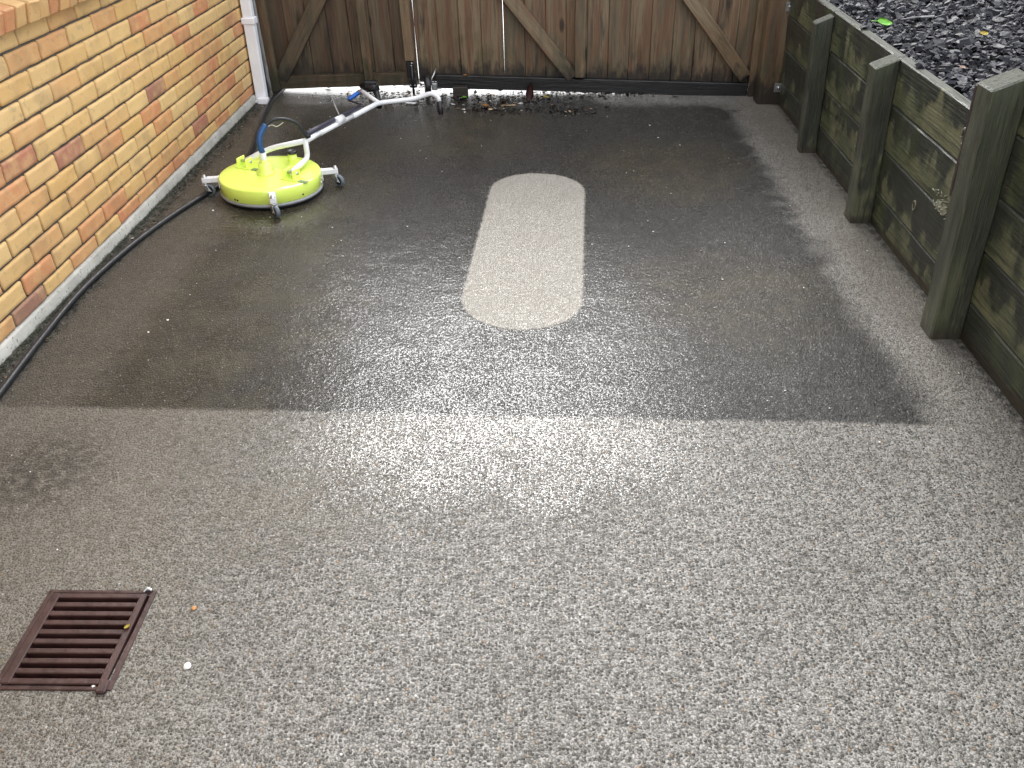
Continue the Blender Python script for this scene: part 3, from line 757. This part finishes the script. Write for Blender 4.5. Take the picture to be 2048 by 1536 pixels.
# ================================================================== SURFACE CLEANER
CX, CY = -1.337, 3.972; RD = .247
mc = thing('surface_cleaner', 'round lime yellow pressure washer surface cleaner on castors with white handle', 'pressure cleaner', (CX, CY, 0))
def mpart(name, bm, m, parent=mc, smooth=False):
    bmesh.ops.translate(bm, verts=bm.verts, vec=-Vector((CX, CY, 0))); return link(name, bm, m, parent, smooth)
bm = bmesh.new(); lathe(bm, [(0, .101), (RD - .05, .101), (RD - .008, .1005), (RD - .002, .098), (RD, .093), (RD + .0015, .034), (RD - .004, .030), (RD - .012, .030)], 96, (CX, CY, 0)); deck = mpart('deck', bm, M['lime'])
bm = bmesh.new(); lathe(bm, [(RD - .012, .0305), (RD + .003, .0305), (RD + .004, .018), (RD - .012, .018)], 96, (CX, CY, 0)); mpart('rim', bm, M['skirt'])
bm = bmesh.new(); lathe(bm, [(RD - .012, .020), (RD - .006, .020), (RD - .004, .003), (RD - .014, .003), (RD - .012, .020)], 96, (CX, CY, 0)); mpart('brush_skirt', bm, M['black'])
for a, zz in ((-118, .045), (-114.5, .044), (-38, .05), (8, .06), (4, .045), (186, .05)):
    bm = bmesh.new(); bmesh.ops.create_uvsphere(bm, u_segments=8, v_segments=6, radius=.005, matrix=Matrix.Translation((CX + (RD + .001) * math.cos(R(a)), CY + (RD + .001) * math.sin(R(a)), zz)))
    mpart('rivet', bm, M['black' if a < -30 else 'zinc'], deck)
# swivel hub
bm = bmesh.new(); lathe(bm, [(.045, .1005), (.045, .112), (.033, .116), (.033, .150), (.028, .155), (.020, .158), (.020, .172), (0, .172)], 28, (CX - .015, CY - .015, 0)); hub = mpart('hub', bm, M['lime'])
bm = bmesh.new(); lathe(bm, [(.016, .172), (.016, .205), (.012, .209), (0, .209)], 16, (CX - .015, CY - .015, 0)); mpart('fitting', bm, M['white'], hub)
# handle lugs
for (lx, ly) in ((-1.478, 4.045), (-1.205, 3.893)):
    dxy = Vector((.245, .69, 0)).normalized(); sx = Vector((dxy.y, -dxy.x, 0))
    bm = bmesh.new()
    for s_ in (-1, 1):
        Mx = Matrix(((sx.x, dxy.x, 0, lx + sx.x * .026 * s_), (sx.y, dxy.y, 0, ly + sx.y * .026 * s_), (0, 0, 1, .101), (0, 0, 0, 1)))
        box(bm, (-.004, -.030, 0), (.004, .030, .048), .002, M4=Mx)
    Mx = Matrix(((sx.x, dxy.x, 0, lx), (sx.y, dxy.y, 0, ly), (0, 0, 1, .1015), (0, 0, 0, 1)))
    box(bm, (-.045, -.036, 0), (.045, .036, .005), .001, M4=Mx)
    lug = mpart('handle_lug', bm, M['lime'])
    bm = bmesh.new(); q = Vector((lx, ly, .130)); tube(bm, [q - sx * .038, q + sx * .038], .007, 10); mpart('pivot_bolt', bm, M['zinc'], lug)
    bm = bmesh.new(); q = Vector((lx, ly, .1025)) + dxy * -.02 + sx * .075
    Mx = Matrix(((sx.x, dxy.x, 0, q.x), (sx.y, dxy.y, 0, q.y), (0, 0, 1, q.z), (0, 0, 0, 1)))
    box(bm, (-.024, -.014, -.001), (.024, .014, .0008), M4=Mx); mpart('label', bm, M['label'], deck)
bm = bmesh.new(); lathe(bm, [(.024, .1005), (.022, .142), (0, .142)], 24, (-1.262, 4.135, 0)); ps = mpart('port', bm, M['lime'])
bm = bmesh.new(); lathe(bm, [(.0255, .142), (.0255, .153), (.021, .156), (.016, .152), (0, .152)], 24, (-1.262, 4.135, 0)); mpart('cap', bm, M['black'], ps)
# castors
def castor(a, steer):
    ca, sa = math.cos(R(a)), math.sin(R(a)); u = Vector((ca, sa, 0)); v = Vector((-sa, ca, 0)); o = Vector((CX, CY, 0))
    fr = lambda q: o + u * q[0] + v * q[1] + Vector((0, 0, q[2]))
    MA = Matrix(((u.x, v.x, 0, CX), (u.y, v.y, 0, CY), (0, 0, 1, 0), (0, 0, 0, 1)))
    ex = RD + .072
    bm = bmesh.new(); box(bm, (RD - .006, -.014, .066), (ex + .012, .014, .092), .003, M4=MA); box(bm, (RD + .001, -.017, .036), (RD + .007, .017, .094), .002, M4=MA)
    arm = mpart('castor_arm', bm, M['white'])
    bm = bmesh.new(); c = fr((ex, 0, 0)); lathe(bm, [(0, .104), (.008, .104), (.009, .094), (.014, .093), (.014, .0925)], 14, c); mpart('bolt', bm, M['zinc'], arm); bm = bmesh.new(); lathe(bm, [(.012, .0655), (.015, .064), (.015, .060), (.011, .058), (.017, .056), (.017, .052), (0, .052)], 14, c)
    rot = Matrix.Translation(c) @ Matrix.Rotation(R(steer), 4, 'Z')
    for s_ in (-1, 1):
        v_, f_ = box(bm, (-.015, .0125 * s_ - .0015, .024), (.013, .0125 * s_ + .0015, .054), .001)
        for q in v_:
            if q.co.z < .04: q.co.x -= .018
            q.co = rot @ q.co
    box(bm, (-.016, -.014, .0525), (.014, .014, .056), .001, M4=rot)
    tube(bm, [rot @ Vector((-.019, -.019, .030)), rot @ Vector((-.019, .019, .030))], .0045, 8)
    mpart('fork', bm, M['zinc'], arm)
    Mw = rot @ Matrix.Translation((-.019, 0, .030)) @ Matrix.Rotation(R(90), 4, 'X')
    bm = bmesh.new(); lathe(bm, [(.021, -.0098), (.026, -.0098), (.0295, -.006), (.030, 0), (.0295, .006), (.026, .0098), (.021, .0098)], 26); bmesh.ops.transform(bm, matrix=Mw, verts=bm.verts); wh = mpart('wheel', bm, M['tyre'], arm)
    bm = bmesh.new(); lathe(bm, [(0, -.0085), (.021, -.0085)], 20); lathe(bm, [(.0212, .0085), (0, .0085)], 20); lathe(bm, [(0, .0108), (.006, .0106), (.007, .0085)], 10); lathe(bm, [(0, -.0108), (.006, -.0106), (.007, -.0085)], 10)
    bmesh.ops.transform(bm, matrix=Mw, verts=bm.verts); mpart('wheel_hub', bm, M['black'], arm)
castor(190, 170); castor(-73, 130); castor(17, 150)
# handle frame
TR = .0135
bm = bmesh.new()
Lb, CLp = Vector((-1.478, 4.045, .130)), Vector((-1.353, 4.122, .172)); Rb, Rc, CR = Vector((-1.205, 3.893, .130)), Vector((-1.172, 4.098, .132)), Vector((-1.174, 4.100, .2175))
Tj = Vector((-.972, 5.062, .13))
tube(bm, round_corners([Lb, CLp + Vector((-.01, -.005, 0)), CR], .05), TR, 12); tube(bm, round_corners([Rb, Rc, CR], .035), TR, 12)
bmesh.ops.create_uvsphere(bm, u_segments=12, v_segments=8, radius=TR * 1.02, matrix=Matrix.Translation(CR))
mpart('handle_frame', bm, M['white'])
bm = bmesh.new(); m1 = CR.lerp(Tj, .18); m2 = CR.lerp(Tj, .60)
tube(bm, [CR, m1], TR, 12); tube(bm, [m1, m2 - (Tj - CR) * .004], TR * .96, 12); tube(bm, round_corners([m2, Tj, (-.775, 5.205, .115), (-.672, 5.215, .148), (-.628, 5.2, .128), (-.622, 5.192, .104)], .05), TR * 1.06, 12)
tube(bm, [m1 - (Tj - CR) * .006, m1 + (Tj - CR) * .006], TR * 1.08, 12)
hb = mpart('handlebar', bm, M['white'])
bm = bmesh.new(); tube(bm, [(-.6225, 5.1925, .108), (-.622, 5.192, .104), (-.6135, 5.176, .034), (-.613, 5.1755, .030)], [.012, .017, .0165, .012], 14); mpart('grip', bm, M['black'], hb)
Lh = Vector((-1.135, 5.37, .115))
bm = bmesh.new(); tube(bm, round_corners([Tj, Tj.lerp(Lh, .8), Lh], .02), TR, 12); mpart('gun_arm', bm, M['white'], hb)
# trigger gun lying against the arm
bm = bmesh.new(); gdir = Vector((.09, -.06, 0)); gp = Vector((-1.085, 5.385, .128))
tube(bm, [gp + Vector((-.06, .05, .0)), gp, gp + Vector((.06, -.05, .012))], [.017, .026, .020], 10)
tube(bm, smooth_path([gp + Vector((.02, .0, .02)), gp + Vector((.055, -.05, -.02)), gp + Vector((.075, -.12, -.085))], 4), [.022] * 4 + [.019] * 5, 8)
tube(bm, smooth_path([gp + Vector((-.02, -.03, .0)), gp + Vector((.012, -.075, -.045)), gp + Vector((.03, -.13, -.09))], 4), .008, 8)
box(bm, gp + Vector((-.03, -.02, .0)), gp + Vector((.05, .03, .045)), .008); gun = mpart('trigger_gun', bm, M['black'], mc)
bm = bmesh.new(); tube(bm, [Lh + Vector((.012, .004, -.004)), Lh + Vector((-.018, -.006, -.01))], .0155, 10); mpart('coupling', bm, M['zinc'], gun)
bm = bmesh.new(); tube(bm, smooth_path([Lh + Vector((-.015, -.005, -.01)), Lh + Vector((-.04, -.04, -.02)), Lh + Vector((-.075, -.06, -.04))], 4), .0135, 10); mpart('blue_sleeve', bm, M['bluehose'], gun)
# whip hose: hub -> blue sleeve -> arc -> along the bar -> gun
hx, hy = CX - .015, CY - .015
bm = bmesh.new(); tube(bm, smooth_path([(hx, hy, .205), (hx - .008, hy + .002, .245), (hx - .002, hy + .02, .29), (hx + .02, hy + .05, .325)], 6), .0145, 12); mpart('blue_sleeve', bm, M['blue'], mc)
bm = bmesh.new(); tube(bm, smooth_path([(hx + .016, hy + .045, .32), (hx + .055, hy + .075, .342), (hx + .11, hy + .10, .338), (hx + .16, hy + .125, .305), (-1.168, 4.09, .245), (-1.158, 4.13, .232)], 8), .0085, 10); wp = mpart('whip_hose', bm, M['hose'], mc)
bm = bmesh.new(); tube(bm, smooth_path([(hx + .022, hy + .05, .315), (hx + .05, hy + .06, .322), (hx + .07, hy + .07, .312), (hx + .10, hy + .085, .328)], 5), .0022, 6); mpart('tie_wire', bm, simple('pale_wire', (.62, .60, .45), .4), wp)
up = Vector((-.010, .004, .025)); d0, d1 = CR.lerp(Tj, .05) + up, CR.lerp(Tj, .72) + up
bm = bmesh.new(); tube(bm, [CR.lerp(Tj, t_) + up for t_ in (.04, .2, .4, .6, .74)], .0125, 10); tube(bm, smooth_path([CR.lerp(Tj, .73) + up, Vector((-1.055, 4.93, .15)), Vector((-1.085, 5.14, .09)), Lh + Vector((-.075, -.06, -.04))], 6), .006, 8)
hs_ = mpart('hose_along_handle', bm, M['purple'], mc)
bm = bmesh.new(); q0, q1 = CR.lerp(Tj, .375) + up * .55, CR.lerp(Tj, .47) + up * .55
tube(bm, [q0, q1], .0235, 16); mpart('hose_clip', bm, M['white'], hb)
bm = bmesh.new(); tube(bm, smooth_path([q1 + Vector((-.012, 0, .02)), q1 + Vector((-.04, .03, .075)), q1 + Vector((-.055, .09, .10)), Lh + Vector((-.075, -.06, -.04))], 5), [.004] * 5 + [.0022] * 11, 6); mpart('strap', bm, simple('grey_strap', (.35, .34, .32), .6), hs_)

# ================================================================== SUPPLY HOSE
pts = [(-1.66, 1.55), (-1.735, 1.95), (-1.756, 2.177), (-1.787, 2.50), (-1.81, 2.895), (-1.783, 3.284), (-1.727, 3.608), (-1.665, 3.85), (-1.615, 4.05), (-1.60, 4.3), (-1.61, 4.55), (-1.655, 4.8), (-1.72, 5.2), (-1.757, 5.5), (-1.765, 5.75), (-1.75, 6.1), (-1.6, 6.6)]
bm = bmesh.new(); tube(bm, smooth_path([(x, y, .0125 if y < 5.75 else .004) for x, y in pts], 8), .0122, 12)
tag(link('pressure_hose', bm, M['hose']), 'long black pressure hose lying along the foot of the brick wall', 'hose')

# ================================================================== DRAIN
dr = thing('drain_grate', 'maroon cast iron drain grate with nine slots set in the driveway', 'drain', (-1.054, 1.235, 0)); G0 = Vector((-1.054, 1.235, 0))
def dpart(name, bm, m, parent=dr):
    Mx = Matrix.Rotation(R(1.5), 4, 'Z')
    bmesh.ops.transform(bm, matrix=Mx, verts=bm.verts); return link(name, bm, m, parent)
a, b = .133, .142
bm = bmesh.new()
for lo, hi in (((-a, -b, -.03), (-a + .012, b, .004)), ((a - .012, -b, -.03), (a, b, .004)), ((-a + .012, b - .010, -.03), (a - .012, b, .004)), ((-a + .012, -b, -.03), (a - .012, -b + .010, .004))): box(bm, lo, hi, .0015)
dpart('frame', bm, M['iron'])
bm = bmesh.new(); x0, x1 = -a + .015, a - .018; y0, y1 = -b + .013, b - .013
box(bm, (x0, y0, -.014), (x0 + .020, y1, .008), .002); box(bm, (x1 - .016, y0, -.014), (x1, y1, .008), .002)
n_s = 9; pitch = (y1 - y0) / (n_s + .55); bar = pitch * .52
for k in range(n_s + 1):
    yy = y0 + k * pitch; wdt = bar if 0 < k < n_s else bar * 1.05
    box(bm, (x0 + .020, yy, -.014), (x1 - .016, yy + wdt, .0075), .0018)
box(bm, (x1 - .014, y0 - .022, -.006), (x1 + .008, y0 + .012, .0095), .003)
dpart('grating', bm, M['iron'])
bm = bmesh.new(); tube(bm, smooth_path([(x1 - .012, y1 + .004, .006), (x1 - .004, y1 + .012, .011), (x1 + .008, y1 + .010, .006)], 4), .004, 6); dpart('hinge_pin', bm, M['zinc'])
bm = bmesh.new(); box(bm, (-a + .008, -b + .008, -.32), (a - .008, b - .008, -.02))
bmesh.ops.delete(bm, geom=[f for f in bm.faces if f.normal.z > .5], context='FACES'); dpart('sump', bm, M['pit'])

# ================================================================== LOOSE BITS
def leafmesh(L, W, curl=.2, tip=1.0, stem=.0):
    bm = bmesh.new(); n = 9; rows = []
    for i in range(n):
        t = i / (n - 1); wd = W * math.sin(math.pi * min(1, t ** .8)) ** .8 * .5 + .0004
        zc = curl * L * (t - .5) ** 2
        rows.append([bm.verts.new((L * (t - .5), s * wd, zc + abs(s) * wd * .25 + .002)) for s in (-1, -.5, 0, .5, 1)])
    for a_, b_ in zip(rows, rows[1:]):
        for k in range(4): bm.faces.new((a_[k], b_[k], b_[k + 1], a_[k + 1])).smooth = True
    bmesh.ops.solidify(bm, geom=bm.faces[:], thickness=.0008)
    if stem: tube(bm, [(-L * .5 + .002, 0, curl * L * .25 + .002), (-L * .5 - stem, .004, .003)], .0016, 6)
    return bm
def put(name, bm, m, loc, rz, label, cat, rx=0, ry=0, group=None):
    o = link(name, bm, m); o.location = loc; o.rotation_euler = (R(rx), R(ry), R(rz)); return tag(o, label, cat, group)
def pebble(r, fl=.6, seed=0):
    bm = bmesh.new(); bmesh.ops.create_icosphere(bm, subdivisions=2, radius=r)
    for v in bm.verts: v.co = v.co * (1 + .3 * mnoise.noise(v.co / r * 1.1 + Vector((seed, 0, 0)))); v.co.z *= fl
    return bm
put('leaf', leafmesh(.085, .058, .25, 1, .03), M['leafgreen'], (1.70, 4.50, bed_z(1.7, 4.5) + .034), 8, 'bright green leaf lying on the dark slate chips', 'leaf', 26, 6)
put('leaf', leafmesh(.045, .026, .3), M['leafyellow'], (2.02, 4.13, bed_z(2.02, 4.13) + .026), 10, 'small yellow leaf on the slate chips at the right', 'leaf', 30)
put('leaf', leafmesh(.045, .03, .5), M['stonewhite'], (1.925, 4.16, bed_z(1.925, 4.16) + .022), 30, 'curled white petal lying on the slate chips', 'petal', -20)
put('leaf', leafmesh(.04, .034, .5), M['stonepeach'], (1.752, 3.68, bed_z(1.752, 3.68) + .022), 50, 'peach coloured dead leaf on the slate chips', 'leaf', 15)
bm = bmesh.new(); tube(bm, smooth_path([(-.10, .01, 0), (-.03, 0, .008), (.0, -.004, .01)], 4), .004, 6); box(bm, (0, -.009, .004), (.085, .009, .012), .002); put('broken_stick', bm, simple('grey_stick', (.11, .11, .115), .6, .3, 60), (1.875, 4.52, bed_z(1.875, 4.52) + .02), 17, 'grey broken stick on the slate chips behind the green leaf', 'stick')
bm = bmesh.new(); tl = attrs(bm, 'tint')[0]; chip(bm, Vector((0, 0, 0)), .035, tl, .25, .5); put('slate_chip', bm, M['slate'], (1.525, 4.26, .741), 70, 'slate chip fallen on the wall top between the two far posts', 'stone')
bm = bmesh.new(); tl = attrs(bm, 'tint')[0]; chip(bm, Vector((0, 0, 0)), .03, tl, .25, .1); put('slate_chip', bm, M['slate'], (1.522, 3.545, .741), 20, 'slate chip fallen on the wall top just before the middle post', 'stone')
put('broken_stone', pebble(.06, .6, 4), M['stonepeach'], (1.60, 2.79, .965), 20, 'pale peach broken stone on top of the tall wall post', 'stone')
# leaf litter by the gate
def litter(name, spots, label, mats, n, sz=(.004, .016)):
    bm = bmesh.new()
    for i in range(n):
        cx, cy, sx, sy = rng.choice(spots); x, y = rng.gauss(cx, sx), rng.gauss(cy, sy)
        z0 = 0 if y < 5.84 else -.012
        if x < -1.84 or x > 1.5: continue
        k = rng.randint(4, 6); s = rng.uniform(*sz); rot = Matrix.Rotation(rng.uniform(0, 6.3), 3, 'Z') @ Matrix.Rotation(rng.gauss(0, .5), 3, 'X')
        f = bm.faces.new([bm.verts.new(Vector((x, y, z0 + s * .5)) + rot @ Vector((s * rng.uniform(.8, 1.9) * math.cos(6.283 * j / k), s * rng.uniform(.3, .8) * math.sin(6.283 * j / k), rng.uniform(-.2, .2) * s))) for j in range(k)])
        f.material_index = rng.choices(range(len(mats)), [6, 3, 1, .5][:len(mats)])[0]
    bmesh.ops.solidify(bm, geom=bm.faces[:], thickness=.0012)
    return tag(link(name, bm, mats), label, 'litter', None, 'stuff')
litter('leaf_litter', [(-.30, 5.50, .17, .06), (-.05, 5.60, .14, .06), (-.42, 5.63, .15, .04), (.15, 5.68, .25, .03), (-.28, 5.36, .10, .03), (.18, 5.36, .10, .05), (-.78, 5.62, .12, .08), (-1.1, 5.68, .18, .06), (.6, 5.77, .35, .012), (.9, 5.78, .3, .012), (.4, 5.78, .25, .012)],
       'wet dark leaf litter washed up along the bottom of the gate', [M['litterdark'], M['leafbrown'], M['tan'], M['stonewhite']], 1300)
litter('outside_litter', [(-1.0, 6.05, .3, .12), (-.75, 6.1, .14, .12), (-.45, 6.1, .2, .15), (-.1, 6.05, .25, .12), (-1.45, 6.15, .08, .06)], 'dark wet leaf litter on the bright concrete outside the gate', [M['litterdark'], M['leafbrown']], 520, (.006, .022))
litter('wall_foot_grit', [(-1.80 + .02 * math.sin(k), 2.3 + .16 * k, .018, .08) for k in range(21)], 'dark grit and moss crumbs caught along the concrete plinth', [M['moss'], M['litterdark'], M['tan'], M['stonewhite']], 700, (.002, .006))
bm = bmesh.new()                                             # loose pale grit on the driveway
for i in range(130):
    x, y = rng.uniform(-1.75, 1.45), rng.uniform(.9, 5.7); r_ = rng.uniform(.0012, .0030) * (1 + (y > 3) * .35)
    bmesh.ops.create_icosphere(bm, subdivisions=1, radius=r_, matrix=Matrix.Translation((x, y, r_ * .7 + .002)) @ Matrix.Diagonal((rng.uniform(.7, 1.5), 1, .6, 1)))
tag(link('pale_grit', bm, M['stonewhite']), 'tiny pale stone grit scattered across the wet driveway', 'grit', None, 'stuff')
put('timber_block', (lambda b_: (piece(b_, (-.05, -.03, 0), (.05, .03, .062), tlay(b_), None, .004, 2), b_)[1])(bmesh.new()), M['gate'], (-.535, 5.69, 0), 2, 'short brown timber block propping the right gate leaf', 'block')
put('leaf', leafmesh(.12, .05, .3), M['leafred'], (-.073, 5.60, .055), 6, 'dark red pointed leaf standing up against the black gate rail', 'leaf', 90, -84)
put('leaf', leafmesh(.03, .022, .5), M['leaforange'], (-.505, 5.742, .118), 20, 'tiny orange leaf on the top edge of the black gate rail', 'leaf', 20)
put('leaf', leafmesh(.05, .028, .4), M['leaforange'], (-.352, 5.45, .006), -20, 'orange dead leaf in the litter beside the black handle grip', 'leaf', 15)
put('leaf', leafmesh(.05, .02, .4), M['leafyellow'], (.035, 5.66, .006), -10, 'yellow dead leaf in the litter below the gate rail', 'leaf', 15)
put('leaf', leafmesh(.035, .026, .3), M['leafgreen'], (-.505, 5.62, .008), 30, 'small green leaf at the foot of the timber block', 'leaf', 10)
bm = bmesh.new(); box(bm, (-.035, -.005, 0), (.035, .005, .006), .002); put('wood_sliver', bm, M['tan'], (-.195, 5.47, .002), 8, 'tan wood sliver in the leaf litter before the gate', 'stick')
bm = bmesh.new(); box(bm, (-.035, -.009, 0), (.035, .009, .005), .002); put('plastic_strip', bm, M['white'], (-.845, 5.50, .002), -8, 'white plastic strip on the ground beneath the handlebar', 'strip')
for (x, y, r_, m_, lab) in ((-1.392, 2.69, .0045, 'stonewhite', 'white pebble on the grimy concrete beside the hose'), (-1.43, 2.60, .004, 'stonewhite', 'flat white chip on the concrete nearest the hose bend'),
        (-.772, 1.165, .009, 'stonewhite', 'white chipped pebble right of the drain grate'), (-1.56, 3.72, .006, 'stonewhite', 'white pebble on the ground before the left castor'), (-.815, 1.33, .006, 'leaforange', 'orange pebble in the concrete right of the drain grate'), (-.961, 1.105, .005, 'stonewhite', 'white pebble touching the near edge of the drain grate')):
    put('pebble', pebble(r_, .5, x * 9), M[m_], (x, y, r_ * .35), rng.uniform(0, 90), lab, 'pebble')
put('leaf', leafmesh(.016, .01, .3), M['leafyellow'], (-.948, 1.262, .010), 60, 'tiny yellow leaf caught on the right edge of the drain grate', 'leaf')
# moss cushion line
bm = bmesh.new()
for i in range(700):
    y = rng.uniform(1.8, 5.45); r_ = rng.uniform(.0025, .0075) * (.6 + .8 * abs(mnoise.noise(Vector((y * 3, 0, 0)))))
    bmesh.ops.create_icosphere(bm, subdivisions=1, radius=r_, matrix=Matrix.Translation((-1.852 + abs(rng.gauss(0, .010)), y, .001)) @ Matrix.Diagonal((1, rng.uniform(1, 2.2), .7, 1)))
tag(link('moss', bm, M['moss']), 'dark green moss growing in the joint at the foot of the plinth', 'moss', None, 'stuff')
